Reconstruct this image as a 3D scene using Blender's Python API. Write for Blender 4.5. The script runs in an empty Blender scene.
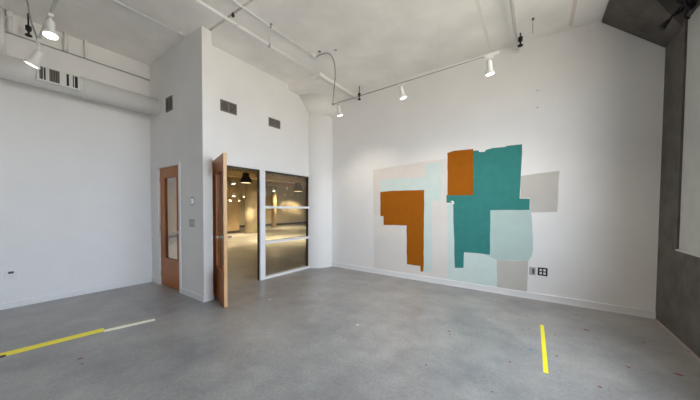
import bpy, bmesh, math, random
from mathutils import Vector, Matrix
random.seed(7)
C = bpy.context.scene.collection
SC = bpy.context.scene
PI = math.pi

# ------------------------------------------------------------------ camera
F_PX, CX, CY = 267.2, 350.0, 215.83          # focal length and principal point on a 700x400 frame
PITCH, ROLL, YAW, CAM_H = -0.0272, 0.0064, 0.6055, 1.42
_c, _s = math.cos(YAW), math.sin(YAW)
_f0, _r0, _u0 = Vector((-_s, _c, 0)), Vector((_c, _s, 0)), Vector((0, 0, 1))
FWD = math.cos(PITCH)*_f0 + math.sin(PITCH)*_u0
_u1 = -math.sin(PITCH)*_f0 + math.cos(PITCH)*_u0
RIGHT = math.cos(ROLL)*_r0 + math.sin(ROLL)*_u1
UP = -math.sin(ROLL)*_r0 + math.cos(ROLL)*_u1
CAM = Vector((0, 0, CAM_H))
cd = bpy.data.cameras.new('camera')
cam = bpy.data.objects.new('camera', cd); C.objects.link(cam)
M = Matrix((RIGHT, UP, -FWD)).transposed().to_4x4(); M.translation = CAM
cam.matrix_world = M
cd.sensor_width = 36; cd.sensor_fit = 'HORIZONTAL'
cd.lens = 36*F_PX/700; cd.shift_y = (CY-200)/700; cd.clip_start = 0.02
SC.camera = cam

def on(px, py, axis, v):                      # where a sight line meets a plane of the room
    d = FWD + (px-CX)/F_PX*RIGHT + (CY-py)/F_PX*UP
    i = 'xyz'.index(axis)
    return CAM + d*((v-CAM[i])/d[i])

# ------------------------------------------------------------------ room dimensions (metres)
XL, XB, XG, XR = -6.0, -4.065, -4.40, 1.324   # left wall, pier end, glazed wall, window wall
YB, YM, YBACK = 2.029, 5.131, -4.6            # door wall, mural wall, wall behind
H = 4.077

# ------------------------------------------------------------------ materials
def mat(name, rgb, rough=.6, metal=0, noise=0, nscale=6, bump=0, bscale=60, spec=.5, emit=None, estr=0, coat=0):
    m = bpy.data.materials.new(name); m.use_nodes = True
    nt = m.node_tree; b = nt.nodes['Principled BSDF']
    b.inputs['Base Color'].default_value = (*rgb, 1); b.inputs['Roughness'].default_value = rough
    b.inputs['Metallic'].default_value = metal; b.inputs['Specular IOR Level'].default_value = spec
    if coat: b.inputs['Coat Weight'].default_value = coat; b.inputs['Coat Roughness'].default_value = .15
    if emit: b.inputs['Emission Color'].default_value = (*emit, 1); b.inputs['Emission Strength'].default_value = estr
    tc = nt.nodes.new('ShaderNodeTexCoord')
    if noise:
        n = nt.nodes.new('ShaderNodeTexNoise'); n.inputs['Scale'].default_value = nscale; n.inputs['Detail'].default_value = 5
        nt.links.new(tc.outputs['Object'], n.inputs['Vector'])
        r = nt.nodes.new('ShaderNodeValToRGB')
        r.color_ramp.elements[0].position = .3; r.color_ramp.elements[1].position = .7
        r.color_ramp.elements[0].color = (*[c*(1-noise) for c in rgb], 1)
        r.color_ramp.elements[1].color = (*[min(1, c*(1+noise)) for c in rgb], 1)
        nt.links.new(n.outputs['Fac'], r.inputs['Fac']); nt.links.new(r.outputs['Color'], b.inputs['Base Color'])
    if bump:
        n2 = nt.nodes.new('ShaderNodeTexNoise'); n2.inputs['Scale'].default_value = bscale; n2.inputs['Detail'].default_value = 4
        nt.links.new(tc.outputs['Object'], n2.inputs['Vector'])
        bp = nt.nodes.new('ShaderNodeBump'); bp.inputs['Strength'].default_value = bump; bp.inputs['Distance'].default_value = .01
        nt.links.new(n2.outputs['Fac'], bp.inputs['Height']); nt.links.new(bp.outputs['Normal'], b.inputs['Normal'])
    return m

def srgb(r, g, b):
    f = lambda v: (v/255/12.92) if v/255 <= .04045 else ((v/255+.055)/1.055)**2.4
    return (f(r), f(g), f(b))

WALL = mat('white_wall_paint', (.85, .84, .835), .75, noise=.02, nscale=2, bump=.15, bscale=40)
WALLC = mat('white_ceiling_paint', (.90, .88, .852), .85, noise=.08, nscale=1.6, bump=.5, bscale=9)
TRIM = mat('white_trim_paint', (.82, .82, .83), .5)
CONC = mat('raw_concrete', (.105, .094, .083), .9, noise=.25, nscale=5, bump=.6, bscale=14)
PLASTER = mat('rough_white_plaster', (.50, .51, .49), .85, noise=.05, nscale=7, bump=.6, bscale=12)
WHITE = mat('white_enamel', (.82, .82, .81), .35)
OFFWHITE = mat('painted_white_steel', (.76, .76, .74), .5)
GREYP = mat('grey_plate', (.42, .42, .42), .45)
DKGREY = mat('dark_grey_metal', (.07, .065, .06), .5)
GREYC = mat('grey_flexible_cable', (.33, .33, .33), .45)
BLACK = mat('black_enamel', (.012, .012, .013), .45)
BLACKG = mat('black_fixture', (.006, .005, .006), .6)
STEEL = mat('satin_steel', (.62, .62, .62), .3, metal=1)
BRONZE = mat('dark_bronze_frame', (.05, .045, .04), .45, metal=.3)
GRILLE = mat('grille_grey_brown', (.23, .21, .18), .6)
VOID = mat('duct_interior', (.03, .028, .025), .9)
YTAPE = mat('yellow_tape', srgb(252, 236, 30), .4, noise=.04, nscale=30)
CTAPE = mat('cream_tape_residue', srgb(250, 247, 228), .7, noise=.10, nscale=25)
OCHRE = mat('ochre_paint', (.36, .11, .005), .85, spec=.15, noise=.05, nscale=9)
TEAL = mat('teal_paint', (.046, .235, .222), .85, spec=.15, noise=.06, nscale=9)
AQUA = mat('pale_aqua_paint', (.475, .61, .585), .7, noise=.03, nscale=5)
AQUAB = mat('pale_blue_aqua_paint', (.64, .755, .735), .7, noise=.03, nscale=5)
BEIGE = mat('pale_beige_paint', (.56, .54, .50), .7, noise=.03, nscale=5)
BEIGEL = mat('very_pale_beige_paint', (.775, .745, .715), .7, noise=.03, nscale=3)
HWALL = mat('hall_tan_wall', (.62, .54, .40), .8, noise=.05, nscale=2)
HPANEL = mat('hall_panel_board', (.55, .42, .26), .7, noise=.12, nscale=3)
HCEIL = mat('hall_ceiling_paint', (.50, .42, .28), .85, noise=.12, nscale=2)
LAMP = mat('lit_lamp_lens', (.9, .9, .85), .4, emit=(1, .95, .86), estr=6)
WLAMP = mat('lit_warm_lens', (.9, .85, .7), .4, emit=(1, .85, .55), estr=14)
RED = mat('red_paint_drip', (.24, .10, .07), .7)
BLUE = mat('blue_paint_drip', (.06, .28, .42), .7)
PALE = mat('white_paint_drip', (.75, .75, .73), .7)
DARKS = mat('dark_scuff', (.05, .035, .03), .7)

def wood(name, c1, c2, rough=.4):
    m = bpy.data.materials.new(name); m.use_nodes = True; nt = m.node_tree; b = nt.nodes['Principled BSDF']
    tc = nt.nodes.new('ShaderNodeTexCoord'); mp = nt.nodes.new('ShaderNodeMapping')
    mp.inputs['Scale'].default_value = (14, 14, 1.1)
    n = nt.nodes.new('ShaderNodeTexNoise'); n.inputs['Scale'].default_value = 3; n.inputs['Detail'].default_value = 6
    n.inputs['Distortion'].default_value = .6
    r = nt.nodes.new('ShaderNodeValToRGB'); r.color_ramp.elements[0].position = .3; r.color_ramp.elements[1].position = .72
    r.color_ramp.elements[0].color = (*c1, 1); r.color_ramp.elements[1].color = (*c2, 1)
    nt.links.new(tc.outputs['Object'], mp.inputs['Vector']); nt.links.new(mp.outputs['Vector'], n.inputs['Vector'])
    nt.links.new(n.outputs['Fac'], r.inputs['Fac']); nt.links.new(r.outputs['Color'], b.inputs['Base Color'])
    b.inputs['Roughness'].default_value = rough
    return m
WOOD = wood('orange_brown_wood', (.36, .105, .018), (.50, .175, .04))
MAPLE = wood('light_maple_edge', (.62, .36, .16), (.75, .47, .24))

def glass(name, tint, refl=1.0):
    m = bpy.data.materials.new(name); m.use_nodes = True; nt = m.node_tree; nt.nodes.clear()
    o = nt.nodes.new('ShaderNodeOutputMaterial'); t = nt.nodes.new('ShaderNodeBsdfTransparent')
    g = nt.nodes.new('ShaderNodeBsdfGlossy'); g.inputs['Roughness'].default_value = .0
    fr = nt.nodes.new('ShaderNodeFresnel'); 
    ge = nt.nodes.new('ShaderNodeNewGeometry'); io = nt.nodes.new('ShaderNodeMapRange')      # a pane is thin: both faces reflect alike
    io.inputs['To Min'].default_value = 1.5; io.inputs['To Max'].default_value = 1/1.5
    nt.links.new(ge.outputs['Backfacing'], io.inputs['Value']); nt.links.new(io.outputs['Result'], fr.inputs['IOR'])
    mx = nt.nodes.new('ShaderNodeMixShader'); t.inputs['Color'].default_value = (*tint, 1)
    mul = nt.nodes.new('ShaderNodeMath'); mul.operation = 'MULTIPLY'; mul.inputs[1].default_value = refl
    nt.links.new(fr.outputs['Fac'], mul.inputs[0]); nt.links.new(mul.outputs[0], mx.inputs['Fac'])
    nt.links.new(t.outputs[0], mx.inputs[1]); nt.links.new(g.outputs[0], mx.inputs[2]); nt.links.new(mx.outputs[0], o.inputs['Surface'])
    return m
GLASS = glass('clear_glass', (.93, .94, .92))
GLASSD = glass('door_glass', (.95, .95, .94), 1.9)
GLASSG = glass('greenish_glass', (.95, .955, .92), 1.2)

def floor_mat():
    m = bpy.data.materials.new('polished_concrete_floor'); m.use_nodes = True; nt = m.node_tree; b = nt.nodes['Principled BSDF']
    L = nt.links; N = nt.nodes.new
    tc = N('ShaderNodeTexCoord')
    n1 = N('ShaderNodeTexNoise'); n1.inputs['Scale'].default_value = .9; n1.inputs['Detail'].default_value = 7; n1.inputs['Roughness'].default_value = .65
    n2 = N('ShaderNodeTexNoise'); n2.inputs['Scale'].default_value = 38; n2.inputs['Detail'].default_value = 4
    n3 = N('ShaderNodeTexNoise'); n3.inputs['Scale'].default_value = 4.5; n3.inputs['Detail'].default_value = 6
    for n in (n1, n2, n3): L.new(tc.outputs['Object'], n.inputs['Vector'])
    r1 = N('ShaderNodeValToRGB'); r1.color_ramp.elements[0].position = .32; r1.color_ramp.elements[1].position = .68
    r1.color_ramp.elements[0].color = (.205, .208, .212, 1); r1.color_ramp.elements[1].color = (.392, .38, .358, 1)
    r2 = N('ShaderNodeValToRGB'); r2.color_ramp.elements[0].position = .3; r2.color_ramp.elements[1].position = .7
    r2.color_ramp.elements[0].color = (.86, .86, .86, 1); r2.color_ramp.elements[1].color = (1.08, 1.08, 1.08, 1)
    r3 = N('ShaderNodeValToRGB'); r3.color_ramp.elements[0].position = .3; r3.color_ramp.elements[1].position = .7
    r3.color_ramp.elements[0].color = (.90, .89, .88, 1); r3.color_ramp.elements[1].color = (1.07, 1.07, 1.08, 1)
    L.new(n1.outputs['Fac'], r1.inputs['Fac']); L.new(n2.outputs['Fac'], r2.inputs['Fac']); L.new(n3.outputs['Fac'], r3.inputs['Fac'])
    m1 = N('ShaderNodeMixRGB'); m1.blend_type = 'MULTIPLY'; m1.inputs['Fac'].default_value = 1
    m2 = N('ShaderNodeMixRGB'); m2.blend_type = 'MULTIPLY'; m2.inputs['Fac'].default_value = 1
    L.new(r1.outputs['Color'], m1.inputs['Color1']); L.new(r2.outputs['Color'], m1.inputs['Color2'])
    L.new(m1.outputs['Color'], m2.inputs['Color1']); L.new(r3.outputs['Color'], m2.inputs['Color2'])
    L.new(m2.outputs['Color'], b.inputs['Base Color'])
    rr = N('ShaderNodeMapRange'); rr.inputs['To Min'].default_value = .285; rr.inputs['To Max'].default_value = .36
    L.new(n3.outputs['Fac'], rr.inputs['Value']); L.new(rr.outputs['Result'], b.inputs['Roughness'])
    bp = N('ShaderNodeBump'); bp.inputs['Strength'].default_value = .02; bp.inputs['Distance'].default_value = .01
    L.new(n2.outputs['Fac'], bp.inputs['Height']); L.new(bp.outputs['Normal'], b.inputs['Normal'])
    b.inputs['Specular IOR Level'].default_value = .5
    return m
FLOOR = floor_mat()

# ------------------------------------------------------------------ mesh helpers
def BM(): return bmesh.new()
def bx(bm, x0, x1, y0, y1, z0, z1, mi=0):
    v = [bm.verts.new(p) for p in ((x0,y0,z0),(x1,y0,z0),(x1,y1,z0),(x0,y1,z0),(x0,y0,z1),(x1,y0,z1),(x1,y1,z1),(x0,y1,z1))]
    for f in ((3,2,1,0),(4,5,6,7),(0,1,5,4),(1,2,6,5),(2,3,7,6),(3,0,4,7)):
        bm.faces.new([v[i] for i in f]).material_index = mi
def ring_frame(d):
    d = d.normalized(); a = Vector((0,0,1)) if abs(d.z) < .9 else Vector((1,0,0))
    u = d.cross(a).normalized(); return u, d.cross(u).normalized()
def tube(bm, pts, r, n=12, caps=True):
    pts = [Vector(p) for p in pts]; rings = []
    u = None
    for i, p in enumerate(pts):
        d = (pts[min(i+1, len(pts)-1)] - pts[max(i-1, 0)]).normalized()
        if u is None: u, w = ring_frame(d)
        else:
            u = (u - d*u.dot(d)).normalized(); w = d.cross(u)
        rr = r[i] if isinstance(r, (list, tuple)) else r
        rings.append([bm.verts.new(p + rr*(math.cos(2*PI*k/n)*u + math.sin(2*PI*k/n)*w)) for k in range(n)])
    for a, b in zip(rings, rings[1:]):
        for k in range(n): bm.faces.new((a[k], a[(k+1)%n], b[(k+1)%n], b[k])).smooth = True
    if caps: bm.faces.new(rings[0][::-1]); bm.faces.new(rings[-1])
def lathe(bm, prof, n=28, o=(0,0,0), d=(0,0,1), closed=False):
    o = Vector(o); d = Vector(d).normalized(); u, w = ring_frame(d); rings = []
    for r, z in prof:
        rings.append([bm.verts.new(o + d*z + max(r, 1e-4)*(math.cos(2*PI*k/n)*u + math.sin(2*PI*k/n)*w)) for k in range(n)])
    for a, b in zip(rings, rings[1:]):
        for k in range(n): bm.faces.new((a[k], a[(k+1)%n], b[(k+1)%n], b[k])).smooth = True
    if not closed: bm.faces.new(rings[0][::-1]); bm.faces.new(rings[-1])
    else:
        a, b = rings[-1], rings[0]
        for k in range(n): bm.faces.new((a[k], a[(k+1)%n], b[(k+1)%n], b[k])).smooth = True
def prism(bm, pts, off):                       # pts: ordered loop, off: thickness vector
    a = [bm.verts.new(p) for p in pts]; b = [bm.verts.new(Vector(p)+Vector(off)) for p in pts]; n = len(pts)
    bm.faces.new(a); bm.faces.new(b[::-1])
    for i in range(n): bm.faces.new((a[i], b[i], b[(i+1)%n], a[(i+1)%n]))
def obj(name, bm, m, parent=None, bevel=0, loc=None):
    bmesh.ops.recalc_face_normals(bm, faces=bm.faces)
    me = bpy.data.meshes.new(name); bm.to_mesh(me); bm.free()
    for x in (m if isinstance(m, (list, tuple)) else [m]): me.materials.append(x)
    o = bpy.data.objects.new(name, me); C.objects.link(o)
    if parent: o.parent = parent
    if loc: o.location = loc
    if bevel:
        bv = o.modifiers.new('bevel', 'BEVEL'); bv.width = bevel; bv.segments = 2; bv.limit_method = 'ANGLE'
    return o
def box(name, d, m, parent=None, bevel=0):
    bm = BM(); bx(bm, *d); return obj(name, bm, m, parent, bevel)
def tag(o, label, cat, group=None):
    o['label'] = label; o['category'] = cat
    if group: o['group'] = group
    return o
def thing(name, label, cat, loc=(0,0,0), group=None, rot=None):
    o = bpy.data.objects.new(name, None); C.objects.link(o); o.location = loc; o.empty_display_size = .1
    if rot: o.rotation_euler = rot
    return tag(o, label, cat, group)
def struct(o, label, cat): o['kind'] = 'structure'; return tag(o, label, cat)
def dup(root, loc, label, rot=None):
    r = root.copy(); C.objects.link(r); r.location = loc; r['label'] = label
    if rot: r.rotation_euler = rot
    for ch in list(root.children):
        c = ch.copy(); C.objects.link(c); c.parent = r
        for g in ch.children:
            d = g.copy(); C.objects.link(d); d.parent = c
    return r

# ------------------------------------------------------------------ SETTING: floor, ceiling, walls
HX, HY = -17.6, 20.5                          # far corner of the hall beyond the glass
bm = BM(); bx(bm, HX-.3, XR+.4, YBACK-.3, HY+.3, -.12, 0)
def spot(px, py, rx, ry, mi):
    p = on(px, py, 'z', 0); n = 9; a0 = random.random()*6
    v = [bm.verts.new((p.x+rx*math.cos(a0+2*PI*k/n)*random.uniform(.6,1.2), p.y+ry*math.sin(a0+2*PI*k/n)*random.uniform(.6,1.2), .0012)) for k in range(n)]
    f = bm.faces.new(v); f.material_index = mi
for a in ((586,330,.035,.028,1),(643.6,342.5,.02,.02,1),(679,374.6,.04,.02,1),(600,387,.015,.015,1),(576,315,.018,.02,1),(555,335,.012,.014,1),
          (556.6,356,.014,.02,1),(510,362,.014,.014,1),(449,331.5,.012,.012,4),(450,334.5,.012,.012,1),(628,367,.02,.015,1),(490,317,.012,.015,1),
          (530.4,350,.02,.02,2),(320,294,.03,.03,2),(357.6,325,.022,.015,3),(80,358.6,.018,.025,1),(82,364,.014,.014,1),(426,365,.010,.010,4),
          (527,316,.012,.012,1),(529,329,.016,.012,1),(270,299.5,.025,.015,3),(690,352,.02,.015,1),(315,397,.006,.006,4),(492,392,.008,.008,4)):
    spot(*a)
bmesh.ops.recalc_face_normals(bm, faces=[f for f in bm.faces if len(f.verts) == 4])
me = bpy.data.meshes.new('floor'); bm.to_mesh(me); bm.free()
for m_ in (FLOOR, RED, BLUE, PALE, DARKS): me.materials.append(m_)
fl = bpy.data.objects.new('floor', me); C.objects.link(fl)
struct(fl, 'polished grey concrete floor with small paint drips', 'floor')

GY = 2.13                                     # narrow joint across the ceiling
bm = BM()
bx(bm, XL-.3, XR+.4, YBACK-.3, GY, H, H+.25)
bx(bm, XL-.3, XR+.4, GY+.035, YM+.3, H, H+.25)
bx(bm, XL-.3, XR+.4, GY, GY+.035, H+.05, H+.25)
struct(obj('ceiling', bm, WALLC), 'rough white painted concrete ceiling with a narrow joint', 'ceiling')

struct(box('wall_left', (XL-.2, XL, YBACK, YB+.14, 0, H), WALL), 'plain white wall on the left carrying the round duct', 'wall')
bm = BM(); bx(bm, XG-.14, XR, YM, YM+.2, 0, H)
struct(obj('wall_far', bm, WALL), 'long white wall carrying the painted colour blocks', 'wall')
struct(box('wall_back', (XL-.2, XR+.35, YBACK-.2, YBACK, 0, H), WALL), 'white wall opposite the mural', 'wall')

# door wall with its end pier; opening for the closed door
D1X0, D1X1, DH = -5.675, -4.822, 2.145
bm = BM()
bx(bm, XL, D1X0, YB, YB+.14, 0, H); bx(bm, D1X1, XB, YB, YB+.14, 0, H); bx(bm, D1X0, D1X1, YB, YB+.14, DH, H)
struct(obj('wall_side', bm, WALL), 'short white wall with the closed wooden door, ending in a bright edge', 'wall')
# glazed wall: pier strip left of the doorway, header over doorway and glass, end strip
D2Y0, D2Y1, GLY0, GLY1, HEAD = 2.345, 3.275, 3.395, 4.655, 2.16
bm = BM()
bx(bm, XG-.14, XG, YB+.14, D2Y0, 0, H); bx(bm, XG-.14, XG, D2Y0, YM, HEAD, H); bx(bm, XG-.066, XG, GLY1, YM, 0, HEAD)
struct(obj('wall_inner', bm, WALL), 'white wall above the open doorway and glass partition', 'wall')

# window wall (raw concrete) with one filled-in bay in view and real windows nearer the camera
SILL, WTOP = .967, 3.53
bays = [(-1.35, -.45), (1.05, 3.5)]
RB0, RB1 = 3.82, 4.585
bm = BM()
ys = [YBACK] + [v for b in bays for v in b] + [RB0, RB1, YM+.2]
bx(bm, XR, XR+.35, YBACK, YM+.2, 0, SILL); bx(bm, XR, XR+.35, YBACK, YM+.2, WTOP, H)
for i in range(0, len(ys), 2): bx(bm, XR, XR+.35, ys[i], ys[i+1], SILL, WTOP)
struct(obj('wall_right', bm, CONC), 'raw dark concrete wall at the right with window recesses', 'wall')
w = struct(box('window_1', (XR+.02, XR+.30, RB0, RB1, SILL+.012, WTOP), PLASTER), 'window bay closed with rough white plaster in the dark right wall', 'window')
box('sill', (XR-.006, XR+.02, RB0, RB1, SILL, SILL+.018), PLASTER, w)
for i, (a, b) in enumerate(bays):
    bm = BM(); x0, x1 = XR+.16, XR+.21
    for y0, y1, z0, z1 in ((a, b, SILL, SILL+.06), (a, b, WTOP-.06, WTOP), (a, a+.06, SILL, WTOP), (b-.06, b, SILL, WTOP),
                           ((a+b)/2-.03, (a+b)/2+.03, SILL, WTOP), (a, b, 2.2, 2.25)):
        bx(bm, x0, x1, y0, y1, z0, z1)
    w = struct(obj('window_%d' % (i+3), bm, BRONZE), 'tall daylight window in the right wall beyond the frame', 'window')
    box('glass_pane', (XR+.183, XR+.187, a+.05, b-.05, SILL+.05, WTOP-.05), GLASS, w)

# baseboards
BBH = .085
struct(box('baseboard_left', (XL, XL+.014, YBACK, YB, 0, BBH), TRIM), 'white baseboard under the left wall', 'baseboard')
bm = BM(); bx(bm, XL, D1X0-.05, YB-.014, YB, 0, BBH); bx(bm, D1X1+.05, XB+.014, YB-.014, YB, 0, BBH); bx(bm, XB, XB+.014, YB, YB+.14, 0, BBH)
struct(obj('baseboard_side', bm, TRIM), 'white baseboard round the end of the short door wall', 'baseboard')
bm = BM(); bx(bm, -4.1, XR, YM-.016, YM, 0, .10); bx(bm, -4.1, XR, YM-.024, YM-.016, 0, .02)
struct(obj('baseboard_far', bm, TRIM), 'white baseboard under the mural wall', 'baseboard')
struct(box('baseboard_right', (XR-.012, XR, YBACK, YM-.024, 0, .014), mat('pale_grout', (.38,.33,.29), .8)), 'thin pale strip at the foot of the dark right wall', 'baseboard')

# ------------------------------------------------------------------ columns
KX, KY, KR = -4.50, 5.05, .42
col = bpy.data.objects.new('column', None); C.objects.link(col); col.location = (KX, KY, 0)
struct(col, 'round white concrete column with flared head in the corner beside the glass', 'column')
# engaged column: the round face stands in the room, its flat back closes against the partition line
t0 = math.acos(.05/KR); arc_pts = [Vector((KR*math.cos(-t0+2*t0*k/48), KR*math.sin(-t0+2*t0*k/48), 0)) for k in range(49)]
bm = BM(); prism(bm, arc_pts, (0, 0, 3.62))
for f in bm.faces:
    if len(f.verts) == 4: f.smooth = True
obj('shaft', bm, WALL, col).modifiers.new('edges', 'EDGE_SPLIT').split_angle = math.radians(40)
bm = BM(); lathe(bm, [(KR, 3.615), (.745, 3.95)], 64); obj('flared_capital', bm, WALLC, col)
box('drop_panel', (-3.5-KX-2, -3.5-KX, 4.0-KY, 6.1-KY, 3.95, H), WALLC, col, .006)
# second column: a dark pier in the window wall with a square flared head
col2 = bpy.data.objects.new('column', None); C.objects.link(col2); col2.location = (XR, 5.1, 0)
struct(col2, 'dark raw concrete column head flaring out above the right corner', 'column')
bm = BM()
w0, w1 = XR-.712, XR-1.316
def sq(hx, hy, z): return [bm.verts.new(p) for p in ((-hx,-hy,z),(.05,-hy,z),(.05,.031,z),(-hx,.031,z))]
a, b, c_ = sq(.008, .45, 3.50), sq(.61, 1.05, 4.045), sq(.61, 1.05, H)
for r0, r1 in ((a,b),(b,c_)):
    for k in range(4): bm.faces.new((r0[k], r0[(k+1)%4], r1[(k+1)%4], r1[k]))
bm.faces.new(a[::-1]); bm.faces.new(c_)
obj('flared_capital', bm, CONC, col2)

# ------------------------------------------------------------------ doors
def make_door(name, width, label, hinge_z=(.2, 1.05, 1.92), st0=.17, st1=.12, edge=None, closed=True, HT=2.125, lever=.12):
    """leaf along local +X from the hinge, faces at local y = -.0225 / +.0225"""
    t = .0225
    r = bpy.data.objects.new(name, None); C.objects.link(r); struct(r, label, 'door')
    bm = BM(); z0 = .012
    bx(bm, 0, st0, -t, t, z0, HT); bx(bm, width-st1, width, -t, t, z0, HT)
    bx(bm, st0, width-st1, -t, t, z0, .49); bx(bm, st0, width-st1, -t, t, 1.965, HT)
    obj('door_leaf', bm, WOOD, r)
    bm = BM(); g0, g1 = st0, width-st1
    for s in (-1, 1):
        y0, y1 = sorted((s*t*.5, s*(t+.006)))
        bx(bm, g0, g0+.018, y0, y1, .49, 1.965); bx(bm, g1-.018, g1, y0, y1, .49, 1.965)
        bx(bm, g0+.018, g1-.018, y0, y1, .49, .508); bx(bm, g0+.018, g1-.018, y0, y1, 1.947, 1.965)
    obj('glazing_bead', bm, WOOD, r)
    box('glass_pane', (g0, g1, -.003, .003, .49, 1.965), GLASSD, r)
    if edge:
        e = box('edge_band', (width, width+.004, -t, t, z0, HT), edge, r); e['label'] = 'light maple edge band'
    hx = width-.06
    bm = BM()
    for s in (-1, 1):
        lathe(bm, [(.030, 0), (.030, .014), (.013, .016), (.013, .062)], 16, (hx, s*t, 1.0), (0, s, 0))
        tube(bm, [(hx, s*(t+.062), 1.0), (hx-.03, s*(t+.066), 1.0), (hx-lever, s*(t+.064), .998)], .0125, 10)
    h = obj('lever_handle', bm, STEEL, r); h['label'] = 'satin steel lever handle'
    for z in hinge_z:
        bm = BM(); tube(bm, [(-.008, -t-.008, z-.05), (-.008, -t-.008, z+.05)], .009, 10); bx(bm, -.006, .0, -t-.006, t*.6, z-.05, z+.05)
        obj('hinge', bm, STEEL if closed else DKGREY, r)
    return r
d1 = make_door('door_1', .80, 'closed orange-brown wooden door with glass lite in the short left wall', st0=.165, st1=.115, lever=.07)
d1.location = (-5.648, YB+.045, 0)
# white steel frame round the closed door
bm = BM()
bx(bm, D1X0, -5.650, YB-.012, YB+.15, 0, DH); bx(bm, -4.844, D1X1, YB-.012, YB+.15, 0, DH); bx(bm, -5.650, -4.844, YB-.012, YB+.15, 2.128, DH)
bx(bm, D1X0-.035, D1X0, YB-.012, YB, 0, DH+.035); bx(bm, D1X1, D1X1+.035, YB-.012, YB, 0, DH+.035); bx(bm, D1X0, D1X1, YB-.012, YB, DH, DH+.035)
struct(obj('trim_1', bm, WALL), 'white frame around the closed wooden door', 'door frame')

d2 = make_door('door_2', .868, 'open wooden door with maple edge swung out from the bright doorway', st0=.30, st1=.075, edge=MAPLE, closed=False, HT=2.185)
d2.location = (XG+.012, 2.372, 0); d2.rotation_euler = (0, 0, math.atan2(-.29, .825))
# frame of the doorway and glass partition
bm = BM()
bx(bm, XG-.065, XG+.012, D2Y1, GLY0, 0, HEAD)                      # white post between doorway and glass
bx(bm, XG-.145, XG+.006, D2Y0-.03, D2Y0, 0, HEAD+.02)              # hinge jamb
obj_t = struct(obj('trim_2', bm, TRIM), 'white post between the open doorway and the glass partition', 'door frame')
bm = BM(); bx(bm, XG-.065, XG-.02, D2Y1-.012, D2Y1, 0, HEAD); bx(bm, XG-.145, XG-.02, D2Y0, D2Y1-.012, HEAD-.022, HEAD)
obj('door_stop', bm, BRONZE, obj_t)
# glazed partition
w2 = bpy.data.objects.new('window_2', None); C.objects.link(w2); w2.location = (XG, GLY0, 0)
struct(w2, 'glass partition of three panes with white rails looking into the hall', 'window')
gw = GLY1-GLY0
def rel(name, d, m): return box(name, d, m, w2)
bm = BM(); bx(bm, -.12, .008, 0, gw, 0, .042); bx(bm, -.10, .012, 0.0, gw, 1.412, 1.460); bx(bm, -.10, .012, 0.0, gw, .707, .757)
obj('white_rail', bm, TRIM, w2)
bm = BM(); bx(bm, -.065, -.012, 0, .02, .042, HEAD-.02); bx(bm, -.066, -.012, gw-.034, gw, .042, HEAD-.02); bx(bm, -.12, -.012, 0, gw, HEAD-.024, HEAD)
o = obj('bronze_frame', bm, BRONZE, w2); o['label'] = 'dark bronze glazing frame'
for z0, z1 in ((.042, .707), (.757, 1.412), (1.46, HEAD-.024)): rel('glass_pane', (-.066, -.058, .018, gw-.032, z0, z1), GLASSG)
bm = BM(); bx(bm, XG-.005, XG+.012, GLY1, GLY1+.03, 0, HEAD+.02); bx(bm, XG-.005, XG+.012, GLY0, GLY1, HEAD, HEAD+.02)
struct(obj('trim_3', bm, TRIM), 'white trim at the head and right end of the glass partition', 'trim')

# ------------------------------------------------------------------ painted colour blocks on the far wall
mur = thing('mural', 'abstract colour-block mural in teal, ochre, aqua and beige on the long white wall', 'mural', (-1.3, YM, 1.2))
def patch(name, px, m, t, rough=.004):
    pts = [on(x, y, 'y', YM) for x, y in px]; loop = []
    for i, p in enumerate(pts):
        q = pts[(i+1) % len(pts)]; L = (q-p).length; n = max(1, int(L/.12))
        for k in range(n):
            s = p.lerp(q, k/n)
            if k: s = s + Vector((random.uniform(-rough, rough), 0, random.uniform(-rough, rough)))
            loop.append(Vector((s.x, -t, s.z)) - Vector((mur.location.x, 0, mur.location.z)))
    bm = BM(); prism(bm, loop, (0, t-.0002, 0)); bm.normal_update(); bmesh.ops.triangulate(bm, faces=[f for f in bm.faces if len(f.verts) > 4])
    return obj(name, bm, m, mur)
patch('beige_block', [(373,170),(400,165.3),(425.5,161.5),(446,159),(448,160),(449,281.5),(430,279.3),(400,275.3),(374,271.5)], BEIGEL, .0006)
patch('beige_band', [(373.3,170.5),(400,165.5),(425,161.8),(425.3,177),(401,178.3),(380.5,180.3),(380.3,192),(378.5,215),(373.8,215)], BEIGE, .0010).data.materials[0] = mat('soft_beige_paint', (.755,.71,.675), .7, noise=.03, nscale=4)
patch('aqua_strip', [(380.5,180),(401,178.2),(425.5,177),(426,163.5),(442,161.8),(441.5,200),(432,201),(431.5,272.8),(423.8,271.8),(424,190.5),(393,191),(380.5,192.3)], AQUAB, .0016)
patch('aqua_block', [(447.5,204),(453,203.5),(490,208),(531,209.5),(532.3,232),(533,250),(531.5,256),(528,261),(497,260),(497,288),(472,284.6),(448,281.3)], AQUAB, .0012)
patch('aqua_block', [(489.5,210),(531,209.4),(532.3,232),(533,250),(531.5,256),(528,261),(497,260),(483,254)], AQUA, .0018)
patch('beige_block', [(497,260),(528,261),(527,292),(512,289.8),(497,287.7)], BEIGE, .0016)
patch('beige_block', [(520.5,176),(538,173.4),(559.5,170.8),(558.2,193),(557.2,211.7),(545,212.2),(530,212.5),(530,198),(520.3,198.5)], BEIGE, .0014)
patch('teal_block', [(473,150.8),(478.3,150.4),(479.2,152.1),(484.7,151.9),(486,150),(492.5,148.1),(504.8,147),(507.5,145.8),(522,144.3),(521.7,160),(520.6,180),(519.7,198.7),
      (529.8,198.7),(529.5,209.8),(490.4,210.2),(490.2,230),(489.9,254.6),(476,253),(464,252.2),(463.6,267.8),(454.9,267.8),(454,235),(453.1,204),(451,202.9),(446.5,202.6),(446.5,195),(473.2,194.6)], TEAL, .0026)
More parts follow.
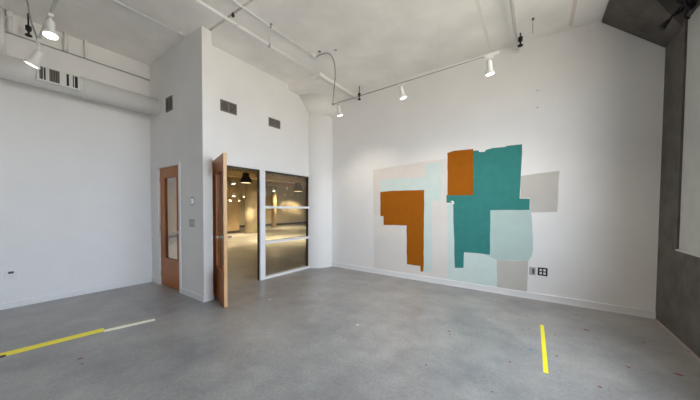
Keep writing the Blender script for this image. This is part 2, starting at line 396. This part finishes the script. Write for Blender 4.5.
patch('ochre_block', [(447.4,153),(454,150.8),(463,150),(473.3,149),(473.4,172),(473.3,195),(460,195.4),(447.5,195.4)], OCHRE, .0030)
patch('ochre_block', [(380.4,192),(393,190.7),(424.2,190),(424,225),(423.7,266),(423.3,271.6),(420.7,271.4),(420.3,266),(407,264),(406.7,225.4),(383.6,224.9),(383.6,216),(380.4,216)], OCHRE, .0028)
patch('bare_chip', [(450.5,201.5),(452.5,200.5),(454,201.5),(454.3,203.8),(452.8,204.6),(452.2,203.2)], WALL, .0032, .001)

# ------------------------------------------------------------------ round duct with registers on the left wall
DX, DZ, DR = -5.66, 3.22, .15
du = thing('air_duct', 'white round air duct running along the left wall under the ceiling', 'duct', (DX, YB, DZ))
bm = BM(); tube(bm, [(0, -4.9, 0), (0, -.004, 0)], DR, 48); obj('pipe', bm, OFFWHITE, du)
for y in (-.02, -.98, -2.6):
    bm = BM(); tube(bm, [(0, y-.012, 0), (0, y+.012, 0)], DR+.004, 48); obj('joint_band', bm, OFFWHITE, du)
for y in (-.3, -2.2, -4.2):
    bm = BM(); tube(bm, [(XL-DX+.004, y, 0), (-.1, y, 0)], .012, 10); bx(bm, XL-DX+.0005, XL-DX+.010, y-.04, y+.04, -.04, .04); obj('wall_bracket', bm, OFFWHITE, du)
rg = box('register', (DR-.03, DR+.022, .585-YB, .993-YB, -.105, .098), OFFWHITE, du)
def louvre(name, y0, y1, n, par):
    bm = BM(); bx(bm, DR+.0225, DR+.026, y0-YB+.008, y1-YB+.008, -.085, .078); o = obj(name, bm, VOID, par)
    bm = BM()
    for k in range(n):
        y = y0+(y1-y0)*(k+.5)/n-YB+.008; bx(bm, DR+.026, DR+.032, y-.0035, y+.0035, -.085, .078)
    if n: obj('vane', bm, GRILLE, par)
    return o
louvre('grille_slot', .600, .632, 2, rg); louvre('grille_slot', .640, .655, 0, rg)
louvre('grille', .690, .785, 6, rg); louvre('grille_slot', .852, .876, 0, rg); louvre('grille_slot', .915, .925, 0, rg); louvre('grille_slot', .935, .965, 0, rg)

# wall grilles
def grille(label, loc, rot, w, h, n=7, group='small wall grilles'):
    t = thing('wall_grille', label, 'vent', loc, group, (0, 0, rot))   # local: faces -Y
    bm = BM()
    for a in ((-w/2, w/2, -.012, 0, -h/2, -h/2+.014), (-w/2, w/2, -.012, 0, h/2-.014, h/2), (-w/2, -w/2+.014, -.012, 0, -h/2+.014, h/2-.014), (w/2-.014, w/2, -.012, 0, -h/2+.014, h/2-.014)): bx(bm, *a)
    obj('frame', bm, GRILLE, t)
    box('backing', (-w/2+.014, w/2-.014, -.003, 0, -h/2+.014, h/2-.014), VOID, t)
    bm = BM()
    for k in range(n):
        z = -h/2+.014+(h-.028)*(k+.5)/n; bx(bm, -w/2+.014, w/2-.014, -.011, -.003, z-.006, z+.004)
    bx(bm, -.006, .006, -.0115, -.003, -h/2+.014, h/2-.014)
    obj('slats', bm, GRILLE, t)
    return t
def mid(a, b): return (a+b)/2
p, q = on(165.9, 97.5, 'y', YB), on(173, 111, 'y', YB)
grille('small grey wall grille on the shaded short wall beside the duct end', (mid(p.x,q.x), YB, mid(p.z,q.z)), 0, .25, .24)
p, q = on(220.2, 99, 'x', XG), on(236.5, 115, 'x', XG)
grille('grey wall grille high above the open wooden door', (XG, mid(p.y,q.y), mid(p.z,q.z)-.005), PI/2, .30, .19)
p, q = on(268.5, 117, 'x', XG), on(280, 129, 'x', XG)
grille('grey wall grille high above the glass partition', (XG, mid(p.y,q.y), mid(p.z,q.z)-.005), PI/2, .29, .17)

# ------------------------------------------------------------------ switches, outlets, thermostat
p = on(192.3, 201, 'y', YB)
t = thing('thermostat', 'small white and grey thermostat above the switch plate', 'thermostat', (p.x, YB, p.z))
box('back_plate', (-.05, .05, -.008, 0, -.065, .065), GREYP, t, .003)
bm = BM(); lathe(bm, [(.047, 0), (.047, .02), (.040, .028)], 28, (.012, -.008, -.005), (0, -1, 0)); obj('dial', bm, WHITE, t)
box('display', (-.042, -.022, -.0095, -.008, -.02, .03), DKGREY, t)
p = on(192.3, 223, 'y', YB)
t = thing('light_switch', 'grey three-gang switch plate below the thermostat', 'switch', (p.x, YB, p.z))
box('plate', (-.085, .085, -.007, 0, -.06, .06), GREYP, t, .002)
for k in (-1, 0, 1): box('toggle', (k*.048-.014, k*.048+.014, -.012, -.007, -.032, .032), mat('switch_grey', (.5,.5,.5), .4), t)
p = on(11, 274, 'x', XL)
t = thing('wall_outlet', 'white outlet with one dark socket on the left wall near the floor', 'outlet', (XL, p.y, p.z), None, (0,0,PI/2))
box('plate', (-.06, .06, -.007, 0, -.062, .062), WHITE, t, .002)
box('socket', (-.026, .024, -.009, -.007, .006, .036), DKGREY, t); box('socket', (-.02, .02, -.009, -.007, -.040, -.010), OFFWHITE, t)
p = on(532.4, 271, 'y', YM)
t = thing('data_outlet', 'narrow grey plate directly left of the black outlet on the mural wall', 'outlet', (p.x, YM, p.z))
box('plate', (-.040, .040, -.007, 0, -.062, .062), GREYP, t, .002)
box('socket', (.0, .024, -.010, -.007, -.04, .04), DKGREY, t)
p = on(542.6, 271.7, 'y', YM)
t = thing('power_outlet', 'black outlet plate with four white sockets near the floor on the mural wall', 'outlet', (p.x, YM, p.z))
box('plate', (-.062, .062, -.007, 0, -.062, .062), BLACK, t, .002)
for sx in (-1, 1):
    for sz in (-1, 1): box('socket', (sx*.024-.0155, sx*.024+.0155, -.010, -.007, sz*.025-.0165, sz*.025+.0165), WHITE, t, .002)

# ------------------------------------------------------------------ pipes under the ceiling
def pipe(name, pts, r, m, label, cat='pipe', group=None):
    t = thing(name, label, cat, pts[0], group); o = Vector(pts[0])
    bm = BM(); tube(bm, [Vector(p)-o for p in pts], r, 14); obj('pipe', bm, m, t); return t
t = pipe('sprinkler_pipe', [(-3.405, YBACK, 3.92), (-3.405, YM, 3.92)], .021, WHITE, 'thick white pipe running under the ceiling to the mural wall past the column head')
for y in (2.17, 2.71):
    bm = BM(); tube(bm, [(0, y-YBACK, .02), (0, y-YBACK, H-3.92)], .003, 8); tube(bm, [(0, y-YBACK-.012, 0), (0, y-YBACK+.012, 0)], .0265, 14)
    bx(bm, -.012, .012, y-YBACK-.012, y-YBACK+.012, -.034, -.024); obj('hanger', bm, OFFWHITE if y < 2.5 else GREYP, t)
t = pipe('conduit', [(-3.20, YBACK, 4.045), (-3.20, 3.42, 4.045)], .014, WHITE, 'thin white conduit beside the thick ceiling pipe, ending in a box', 'conduit')
for y in (2.57,):
    bm = BM(); tube(bm, [(0, y-YBACK-.01, 0), (0, y-YBACK+.01, 0)], .019, 12); bx(bm, -.03, .03, y-YBACK-.01, y-YBACK+.01, .012, H-4.045); obj('strap', bm, GREYC, t)
t = thing('junction_box', 'small white round junction box on the ceiling where the curved cable starts', 'junction box', (-3.20, 3.48, H))
bm = BM(); lathe(bm, [(.055, -.062), (.055, 0)], 24); obj('body', bm, WHITE, t)
bm = BM(); lathe(bm, [(.058, -.068), (.058, -.062)], 24); obj('cover', bm, OFFWHITE, t)
t = pipe('sprinkler_pipe', [(-.293, YBACK, 3.99), (-.293, YM, 3.99)], .024, WHITE, 'white ceiling pipe entering the mural wall right of the track lights')
bm = BM(); tube(bm, [(0, YM-YBACK-.035, 0), (0, YM-YBACK, 0)], .042, 18); obj('wall_flange', bm, WHITE, t)
t = pipe('conduit', [(-4.48, YBACK, 4.06), (-4.48, 1.99, 4.06)], .015, WHITE, 'thin white conduit on the ceiling ending above the short door wall', 'conduit')
bm = BM(); bx(bm, -.03, .03, 1.90-YBACK, 1.93-YBACK, -.018, .017); obj('strap', bm, WHITE, t)
# flat marks of old formwork strips along the ceiling
for x, y0, mm, lab in ((-.660, 4.99, mat('faint_strip', (.84, .82, .79), .85), 'faint pale strip on the ceiling just left of the white pipe'), (.365, 5.03, mat('pinkish_strip', (.76,.69,.665), .8), 'faint pinkish strip on the ceiling near the dark column head')):
    tag(box('ceiling_strip', (x-.022, x+.022, YBACK, y0, H-.005, H), mm), lab, 'strip')
t = pipe('conduit', [(XL+.012, -4.0, 3.80), (XL+.012, YB, 3.80)], .010, GREYP, 'thin grey conduit running along the left wall above the duct', 'conduit')
for px, py0, py1, lab in ((65, 29, 46.5, 'short white pipe drop high on the left wall, right of the lit spotlights'), (85, 42, 56, 'short pale pipe drop high on the left wall, farthest from the lit spotlights')):
    p = on(px, (py0+py1)/2, 'x', XL)
    t = thing('pipe_drop', lab, 'pipe', (XL+.045, p.y, 3.80))
    bm = BM(); tube(bm, [(0, 0, .0), (0, 0, H-3.80)], .026 if px == 65 else .018, 14); obj('pipe', bm, WHITE if px == 65 else WALL, t)
    bm = BM(); bx(bm, -.045, .0, -.02, .02, .06, .10); obj('clip', bm, OFFWHITE, t)
p = on(9.5, 20, 'x', XL+.05)
t = thing('pipe_drop', 'hooked white pipe drop at the far left end of the left wall', 'pipe', (XL+.05, p.y, 3.80))
bm = BM(); tube(bm, [(0, 0, 0), (0, 0, H-3.80)], .02, 14); obj('pipe', bm, WALL, t)
bm = BM(); tube(bm, [(0, 0, .20), (0, 0, H-3.80)], .032, 14); obj('collar', bm, WHITE, t)
bm = BM(); bx(bm, -.05, 0, -.015, .015, .1, .13); obj('clip', bm, WHITE, t)
t = thing('vertical_pipe', 'white vertical pipe on the left wall at the very edge of the view', 'pipe', (XL+.06, .325, 3.36))
bm = BM(); tube(bm, [(0, 0, 0), (0, 0, H-3.36)], .04, 16); obj('pipe', bm, WHITE, t)
for z in (.1, .6):
    bm = BM(); bx(bm, -.06, 0, -.05, .05, z, z+.03); obj('clip', bm, WHITE, t)

# black sprinkler heads
def sprinkler(loc, top, label, tilt=0):
    t = thing('fire_sprinkler', label, 'sprinkler', loc, 'black sprinkler heads')
    bm = BM(); tube(bm, [(0,0,.0), (0,0,top-loc[2])], .009, 10); lathe(bm, [(.012, -.005), (.03, .02), (.03, .07), (.014, .085)], 18); obj('body', bm, BLACKG, t)
    bm = BM(); lathe(bm, [(.012, -.07), (.036, -.06), (.034, -.045), (.012, -.03), (.012, -.003)], 18); obj('deflector', bm, BLACKG, t)
    return t
sprinkler((-3.19, 4.93, 3.845), H, 'black sprinkler head hanging where the thick pipe reaches the mural wall')
sprinkler((-.235, 4.82, 3.945), H, 'black sprinkler head beside the white pipe above the mural wall')
sprinkler((-5.80, .553, 3.835), H, 'dark sprinkler head left of the lit track lights near the duct')
t = thing('ceiling_hook', 'thin dark rod hanging from the ceiling between pipe and dark column head', 'hook', (-.078, 4.55, H))
bm = BM(); tube(bm, [(0,0,-.2),(0,0,0)], .004, 8); obj('rod', bm, GREYC, t)
bm = BM(); lathe(bm, [(.014,-.02),(.014,0)], 14); obj('anchor', bm, DKGREY, t)
for px, py, lab in ((319.5, 51.5, 'dark round ceiling plug above the junction box'), (335.5, 50, 'dark round ceiling plug right of the curved cable')):
    p = on(px, py, 'z', H); bm = BM(); lathe(bm, [(.022, -.006), (.026, 0)], 16); tag(obj('ceiling_plug', bm, GREYP if px > 330 else DKGREY, None, 0, (p.x, p.y, H)), lab, 'plug')
for px, py, lab in ((537.5, 90.5, 'upper of two tiny dark plugs high on the mural wall'), (537.5, 107.5, 'lower of two tiny dark plugs high on the mural wall')):
    p = on(px, py, 'y', YM); bm = BM(); lathe(bm, [(.011, 0), (.009, .005)], 12, (0,0,0), (0,-1,0)); tag(obj('wall_plug', bm, GREYP, None, 0, (p.x, YM, p.z)), lab, 'plug')
p = on(233, 16.5, 'z', 4.03)
t = thing('ceiling_anchor', 'small dark reddish anchor between the two parallel ceiling pipes at the joint', 'anchor', (p.x, p.y, H))
bm = BM(); lathe(bm, [(.018,-.05),(.022,-.03),(.012,-.025),(.012,0)], 14); obj('bolt', bm, DARKS, t)

# ------------------------------------------------------------------ track lighting
TZ = 3.40
def track(x0, x1, y, label, rods, r, m):
    t = thing('track_rail', label, 'track', (x0, y, TZ))
    bm = BM(); tube(bm, [(0,0,.012), (x1-x0,0,.012)], r, 10); obj('rail', bm, m, t)
    box('end_fitting', (-.014, .03, -.014, .014, -.002, .026), GREYC, t, .003); box('end_fitting', (x1-x0-.16, x1-x0+.012, -.014, .014, 0, .026), WHITE, t, .003)
    for x in rods:
        bm = BM(); tube(bm, [(x-x0, 0, .022), (x-x0, 0, H-TZ)], .0025, 6); obj('hanger_rod', bm, OFFWHITE, t)
    return t
def arc(pts, n=10):                            # smooth curve through points (Catmull-Rom)
    P = [Vector(p) for p in pts]; P = [2*P[0]-P[1]] + P + [2*P[-1]-P[-2]]; out = []
    for i in range(1, len(P)-2):
        for k in range(n):
            t = k/n; a, b, c, d = P[i-1:i+3]
            out.append(.5*((2*b)+(c-a)*t+(2*a-5*b+4*c-d)*t*t+(3*b-a-3*c+d)*t**3))
    return out+[P[-2]]
TA, TB = on(333, 105, 'z', TZ), on(498, 53.5, 'z', TZ)
TX0, TY1 = TA.x, TA.y
def on_track(k): return TA.lerp(TB, k)
t1 = track(TX0, TX0+(TB-TA).length, TY1, 'white light track running along in front of the mural wall', (-1.2,), .0065, mat('grey_rail', (.30,.30,.29), .5))
t1.rotation_euler = (0, 0, math.atan2(TB.y-TA.y, TB.x-TA.x)); o1 = Vector((TX0, TY1, TZ)); R1 = Matrix.Rotation(-t1.rotation_euler.z, 3, 'Z')
a_, b_ = on(319,55.3,'z',4.035), on(328.5,53.2,'z',4.045)
cab = [(-3.20, 3.545, 4.03), a_, b_] + [on(px, py, 'y', b_.y+(TY1-b_.y)*k) for px, py, k in ((333.8,61,.35), (335.2,75,.65), (334,90,.88))] + [(TX0-.005, TY1, TZ+.02)]
bm = BM(); tube(bm, [R1 @ (p-o1) for p in arc(cab)], .010, 10); o = obj('feed_cable', bm, GREYC, t1); o['label'] = 'curved grey feed cable'
TY2, TX2 = .544, -4.965
t2 = track(TX2, -1.5, TY2, 'white light track overhead at the upper left carrying two lit spotlights', (-3.2,), .014, OFFWHITE)
o2 = Vector((TX2, TY2, TZ))
cab = [on(25.5,-12,'y',.50), on(27.5,2,'y',.505), on(31,21,'y',.52), on(36,35,'y',.535), (TX2+.005, TY2, TZ+.02)]
cab[0].z = min(cab[0].z, H)
bm = BM(); tube(bm, [p-o2 for p in arc(cab)], .010, 10); o = obj('feed_cable', bm, GREYC, t2); o['label'] = 'curved grey feed cable'

def track_light(loc, aim, label, lit=True, sc=1.0, drop=0):
    t = thing('track_spotlight', label, 'spotlight', loc, 'white track spotlights')
    d = Vector(aim).normalized()
    bm = BM(); bx(bm, -.045, .045, -.018, .018, -.03, 0); obj('adapter', bm, WHITE, t, .003)
    bm = BM(); tube(bm, [(0,0,-.03), (0,0,-.085-drop)], .011, 12); lathe(bm, [(.02,-.012),(.02,.012)], 14, (0,0,-.09-drop), (0,1,0)); obj('stem', bm, WHITE, t)
    k = Vector((0,0,-.085-drop)) - d*.005; s = sc
    bm = BM(); lathe(bm, [(.018,-.03*s),(.036*s,-.018*s),(.041*s,.0),(.041*s,.10*s),(.046*s,.125*s),(.068*s,.158*s),(.073*s,.168*s),(.073*s,.185*s),(.067*s,.185*s),(.062*s,.172*s)], 28, k, d); b = obj('lamp_body', bm, WHITE, t)
    bm = BM(); lathe(bm, [(.063*s,.173*s),(.054*s,.181*s),(.02*s,.186*s)], 28, k, d); obj('lamp_lens', bm, LAMP, b)
    if lit:
        ld = bpy.data.lights.new('spot_lamp', 'SPOT'); ld.energy = lit; ld.color = (1, .87, .72); ld.spot_size = math.radians(125); ld.spot_blend = .8; ld.shadow_soft_size = .04
        lo = bpy.data.objects.new('spot_lamp', ld); C.objects.link(lo); lo.parent = b
        lo.location = k + d*.20*s; lo.rotation_euler = d.to_track_quat('-Z', 'Y').to_euler()
    return t
def tx(px, y, z=TZ): return on(px, 0, 'y', y)
SP = 42
track_light(on_track(.05), (.10, .20, -1), 'white track spotlight nearest the curved feed cable, left end of the mural track', SP*1.2, .82)
track_light(on_track(.515), (.22, .16, -1), 'white track spotlight in the middle of the mural track', SP, .82)
track_light(on_track(.965), (.06, .10, -1), 'white track spotlight at the right end of the mural track', SP, .82)
track_light((-4.16, TY2, TZ), (.27, -.04, -1), 'lit white track spotlight pointing down, upper of the two at the left', SP*.16, .86)
track_light((-4.895, TY2, TZ), (-.19, -.35, -.93), 'lit white track spotlight tilted to the left wall, in front of the duct grille', SP*.16, .95, .07)

# ------------------------------------------------------------------ black fixture above the right window
t = thing('black_spotlight', 'black spotlight with bent arm and hanging cables at the top right corner', 'spotlight', (XR, 4.35, 3.60))
def bp(px, py, y=4.35): return on(px, py, 'y', y) - Vector(t.location)
bm = BM(); bx(bm, -.06, 0, -.10, .06, -.04, .20); obj('wall_bracket', bm, BLACKG, t, .006)
bm = BM(); tube(bm, arc([(-.03, 0, .06), bp(690,3), bp(682,6), bp(675,13), bp(668,21)]), .011, 12); obj('arm', bm, BLACKG, t)
a, b = bp(669, 20), bp(661.5, 28)
bm = BM(); lathe(bm, [(.012, -.01), (.022, .01), (.026, .05), (.034, .075), (.034, .09), (.02, .092)], 20, a, (b-a)); obj('lamp_head', bm, BLACKG, t)
bm = BM(); tube(bm, arc([bp(686,3), bp(683,9), bp(679,13), bp(676,14.5)]), .012, 10); tube(bm, arc([bp(677,15), bp(675.5,14), bp(679,11)]), .02, 10)
tube(bm, arc([(-.03, 0, .0), bp(688,10), bp(685,16), bp(689,19)]), .014, 10); tube(bm, arc([bp(692,-3), bp(693,3), bp(692.5,7)]), .013, 10)
tube(bm, arc([bp(684,-2), bp(686,5), bp(690,8), bp(694,4)]), .022, 10); tube(bm, arc([bp(676,0), bp(681,4), bp(688,7)]), .016, 10)
obj('cable', bm, BLACKG, t)

# ------------------------------------------------------------------ tape on the floor
def tape(name, a, b, w, m, label, h=.0015):
    a, b = on(*a, 'z', 0), on(*b, 'z', 0); a.z = b.z = 0; d = (b-a); n = Vector((-d.y, d.x, 0)).normalized()*w/2
    t = thing(name, label, 'tape', a); N = max(2, int(d.length/.12))
    L = [-n + d*k/N + n*random.uniform(-.03,.03) for k in range(N+1)]; Rr = [n + d*k/N + n*random.uniform(-.03,.03) for k in range(N+1)]
    bm = BM(); prism(bm, L+Rr[::-1], (0, 0, h)); bm.normal_update(); bmesh.ops.triangulate(bm, faces=[f for f in bm.faces if len(f.verts) > 4])
    o = obj('strip', bm, m, t); return t
tape('floor_tape', (-12, 358.5), (104, 329.6), .115, YTAPE, 'long yellow tape strip on the floor at the left')
tape('floor_tape', (104.2, 331), (155, 319.6), .075, CTAPE, 'cream worn tape strip continuing the yellow tape on the floor')
tape('floor_tape', (542, 325), (546, 373), .036, YTAPE, 'short yellow tape strip on the floor in front of the mural')
tape('floor_tape', (112, 327.2), (150, 319.0), .006, mat('yellow_tape_sliver', srgb(205,190,90), .5), 'thin yellow tape sliver along the cream strip')
p = on(1.5, 356.8, 'z', 0); bm = BM(); lathe(bm, [(.03, .0016), (.028, .004)], 12)
tag(obj('tape_scrap', bm, DARKS, None, 0, (p.x, p.y, 0)), 'small dark scrap on the yellow tape at the left edge', 'scrap')

# ------------------------------------------------------------------ THE HALL BEYOND
HH = 4.05
struct(box('hall_ceiling', (HX-.2, XG-.14, YB+.14, HY+.2, HH, HH+.2), HCEIL), 'tan ceiling of the hall seen through the glass', 'ceiling')
struct(box('wall_hall_left', (HX, XL-.2, YB, YB+.14, 0, HH), HWALL), 'hall wall on the left seen through the closed door', 'wall')
struct(box('wall_hall_far', (HX-.2, HX, YB, HY, 0, HH), HWALL), 'far tan wall of the hall', 'wall')
struct(box('wall_hall_end', (HX, XG-.14, HY, HY+.2, 0, HH), HWALL), 'end wall of the hall', 'wall')
struct(box('wall_hall_near', (XG-.34, XG-.14, YM+.2, HY, 0, HH), HWALL), 'hall wall beyond the glass partition', 'wall')
struct(box('baseboard_hall', (HX, HX+.03, YB+.14, HY, 0, .16), DKGREY), 'dark baseboard of the far hall wall', 'baseboard')
# panelled partition in the hall
t = thing('panel_partition', 'low tan panelled partition across the hall, left of the hall column', 'partition', (-14.0, 2.4, 0))
for k in range(7): box('panel', (-.06, .0, k*.95, k*.95+.925, .12, 2.55), HPANEL, t)
box('base', (-.05, .012, 0, 6.65, 0, .12), DKGREY, t); box('cap', (-.09, .03, 0, 6.65, 2.55, 2.65), HPANEL, t)
t = struct(thing('hall_column', 'pale round column in the hall seen through the open doorway', 'column', (-13.3, 9.42, 0)), 'pale round column in the hall seen through the open doorway', 'column')
bm = BM(); lathe(bm, [(.42, 0), (.42, 3.5)], 40); obj('shaft', bm, HWALL, t)
bm = BM(); lathe(bm, [(.42, 3.5), (.8, 3.9), (.8, HH)], 40); obj('flared_capital', bm, HWALL, t)
t = struct(thing('hall_column', 'warm-lit round column in the hall seen through the left of the glass', 'column', (-15.7, 12.9, 0)), 'warm-lit round column in the hall seen through the left of the glass', 'column')
bm = BM(); lathe(bm, [(.18, 0), (.18, 3.5)], 40); obj('shaft', bm, HPANEL, t)
bm = BM(); lathe(bm, [(.18, 3.5), (.4, 3.9), (.4, HH)], 40); obj('flared_capital', bm, HPANEL, t)
# beams and ducts under the hall ceiling
for x, z0, z1, m_, lab in ((-12.2, 2.95, 3.2, HPANEL, 'tan duct crossing the hall nearest the doorway'), (-15.2, 3.0, 3.3, HPANEL, 'tan duct crossing the far part of the hall'), ):
    t = thing('hall_duct', lab, 'duct', (x, YB+.2, z0)); box('body', (-.2, .2, 0, HY-YB-.3, 0, z1-z0), m_, t)
    for y in (1, 4, 7, 10):
        for x_ in (-.2, .19):
            bm = BM(); bx(bm, x_, x_+.01, y, y+.03, z1-z0-.01, HH-z0); obj('hanger', bm, DKGREY, t)
# pendants
def pendant(loc, r, label, m, lens):
    t = thing('pendant_lamp', label, 'pendant lamp', loc, None); s = r/.21
    bm = BM(); lathe(bm, [(.21*s, 0), (.212*s, .012*s), (.195*s, .10*s), (.155*s, .20*s), (.12*s, .25*s), (.12*s, .34*s), (.10*s, .365*s), (.02*s, .37*s), (.02*s,.355*s), (.10*s,.335*s), (.11*s,.25*s), (.145*s,.19*s), (.185*s,.10*s), (.20*s,.0)], 36, closed=True); sh = obj('shade', bm, m, t)
    bm = BM(); tube(bm, [(0,0,.365*s), (0,0,HH-loc[2])], .008, 8); obj('cord', bm, BLACK, t)
    bm = BM(); lathe(bm, [(.19*s, .012), (.19*s, .022)], 30); obj('diffuser', bm, lens, t)
    bm = BM(); lathe(bm, [(.06, HH-loc[2]-.03), (.06, HH-loc[2])], 20); obj('ceiling_rose', bm, BLACK, t)
WDIFF = mat('lit_pendant_diffuser', (.9,.85,.7), .5, emit=(1,.82,.5), estr=2.5)
pc = on(246, 183, 'x', -9.0); pendant((-9.0, pc.y, pc.z), .215, 'black bell-shaped pendant lamp seen through the open doorway', BLACK, WDIFF)
pc = on(298, 191.5, 'x', -11.5); pendant((-11.5, pc.y, pc.z), .30, 'grey-brown pendant lamp seen through the top pane of the glass', mat('pendant_brown', (.10,.08,.055), .5), WDIFF)
# hall track spotlights, and a few more added to brighten the hall
def hall_spot(px, py, x, aim, e, label, size=70):
    p = on(px, py, 'x', x)
    t = thing('hall_spotlight', label, 'spotlight', p, 'hall ceiling spotlights')
    d = Vector(aim).normalized()
    bm = BM(); tube(bm, [(0,0,.03), (0,0,HH-p.z)], .006, 8); obj('stem', bm, HCEIL, t)
    bm = BM(); lathe(bm, [(.02,-.06),(.05,-.05),(.055,.05),(.075,.10),(.07,.10)], 18, (0,0,0), d); obj('lamp_body', bm, WHITE, t)
    bm = BM(); lathe(bm, [(.069,.095),(.06,.104),(.02,.108)], 18, (0,0,0), d); b = obj('lamp_lens', bm, WLAMP, t)
    ld = bpy.data.lights.new('hall_lamp', 'SPOT'); ld.energy = e*2.3; ld.color = (1, .80, .48); ld.spot_size = math.radians(size); ld.spot_blend = 1.0; ld.shadow_soft_size = .08
    lo = bpy.data.objects.new('hall_lamp', ld); C.objects.link(lo); lo.parent = b; lo.location = d*.13; lo.rotation_euler = d.to_track_quat('-Z', 'Y').to_euler()
    return t
hall_spot(234, 194.3, -12.6, (.1,-.2,-1), 90, 'hall spotlight seen through the doorway, highest of the small cluster', 120)
hall_spot(231, 199, -12.9, (.1,-.5,-1), 70, 'hall spotlight seen through the doorway, left of the small cluster', 120)
hall_spot(238.5, 199, -12.9, (.1,.3,-1), 70, 'hall spotlight seen through the doorway, right of the small cluster', 120)
hall_spot(243.5, 195, -12.5, (.1,.2,-1), 90, 'hall spotlight seen through the doorway just left of the pale column', 120)
hall_spot(233, 181.5, -10.2, (.2,.1,-1), 90, 'hall spotlight high in the doorway left of the black pendant', 140)
hall_spot(287, 187.5, -14.5, (-.1,.1,-1), 420, 'added hall spotlight between the bright one and the pendant in the top glass pane', 150)  # extra lamp added for ambient light in the far hall
hall_spot(273.6, 189, -9.8, (.1,.1,-1), 340, 'bright hall spotlight at the left of the top glass pane', 140)
hall_spot(285, 194.5, -16.2, (-1,.92,-.72), 100, 'hall spotlight lighting the left bright pool on the far wall', 36)
hall_spot(292, 194, -16.2, (-1,.92,-.72), 130, 'hall spotlight lighting the middle bright pool on the far wall', 36)
hall_spot(298, 195.5, -16.2, (-1,.92,-.72), 100, 'hall spotlight lighting the right bright pool on the far wall', 36)
hall_spot(303, 170, -8.5, (-.2,.4,-1), 420, 'added hall spotlight hidden above the glass partition head', 150)  # unseen lamp, added to lift the light behind the glass
hall_spot(180, 165, -9.0, (-.5,-.3,-1), 200, 'added hall spotlight near the closed wooden door', 150)  # out of view, added so the hall behind the closed door is bright

# ------------------------------------------------------------------ daylight
wd = bpy.data.worlds.new('sky'); SC.world = wd; wd.use_nodes = True
nt = wd.node_tree; bg = nt.nodes['Background']; bg.inputs['Strength'].default_value = 1.0     # open sky above, sunlit street below
tc = nt.nodes.new('ShaderNodeTexCoord'); sx = nt.nodes.new('ShaderNodeSeparateXYZ'); cr = nt.nodes.new('ShaderNodeValToRGB')
nt.links.new(tc.outputs['Generated'], sx.inputs[0])
mr = nt.nodes.new('ShaderNodeMapRange'); mr.inputs['From Min'].default_value = -.3; mr.inputs['From Max'].default_value = .3
nt.links.new(sx.outputs['Z'], mr.inputs['Value']); nt.links.new(mr.outputs['Result'], cr.inputs['Fac'])
cr.color_ramp.elements[0].position = .3; cr.color_ramp.elements[0].color = (.55, .505, .45, 1)
cr.color_ramp.elements[1].position = .7; cr.color_ramp.elements[1].color = (.72, .82, 1.0, 1)
sm = nt.nodes.new('ShaderNodeVectorMath'); sm.operation = 'SCALE'; sm.inputs['Scale'].default_value = 17.0
nt.links.new(cr.outputs['Color'], sm.inputs[0]); nt.links.new(sm.outputs[0], bg.inputs['Color'])
for a, b in bays:
    ld = bpy.data.lights.new('window_portal', 'AREA'); ld.shape = 'RECTANGLE'; ld.size = WTOP-SILL; ld.size_y = b-a
    ld.cycles.is_portal = True
    lo = bpy.data.objects.new('window_portal', ld); C.objects.link(lo)
    lo.location = (XR+.30, (a+b)/2, (SILL+WTOP)/2); lo.rotation_euler = Vector((-1, 0, 0)).to_track_quat('-Z', 'Y').to_euler()

# ------------------------------------------------------------------ view
vs = SC.view_settings
vs.view_transform = 'Standard'; vs.look = 'None'; vs.gamma = 1; vs.use_curve_mapping = False; vs.exposure = 0.0
cy = SC.cycles; cy.use_denoising = True; cy.max_bounces = 14; cy.diffuse_bounces = 8; cy.transparent_max_bounces = 12
cy.sample_clamp_indirect = 6
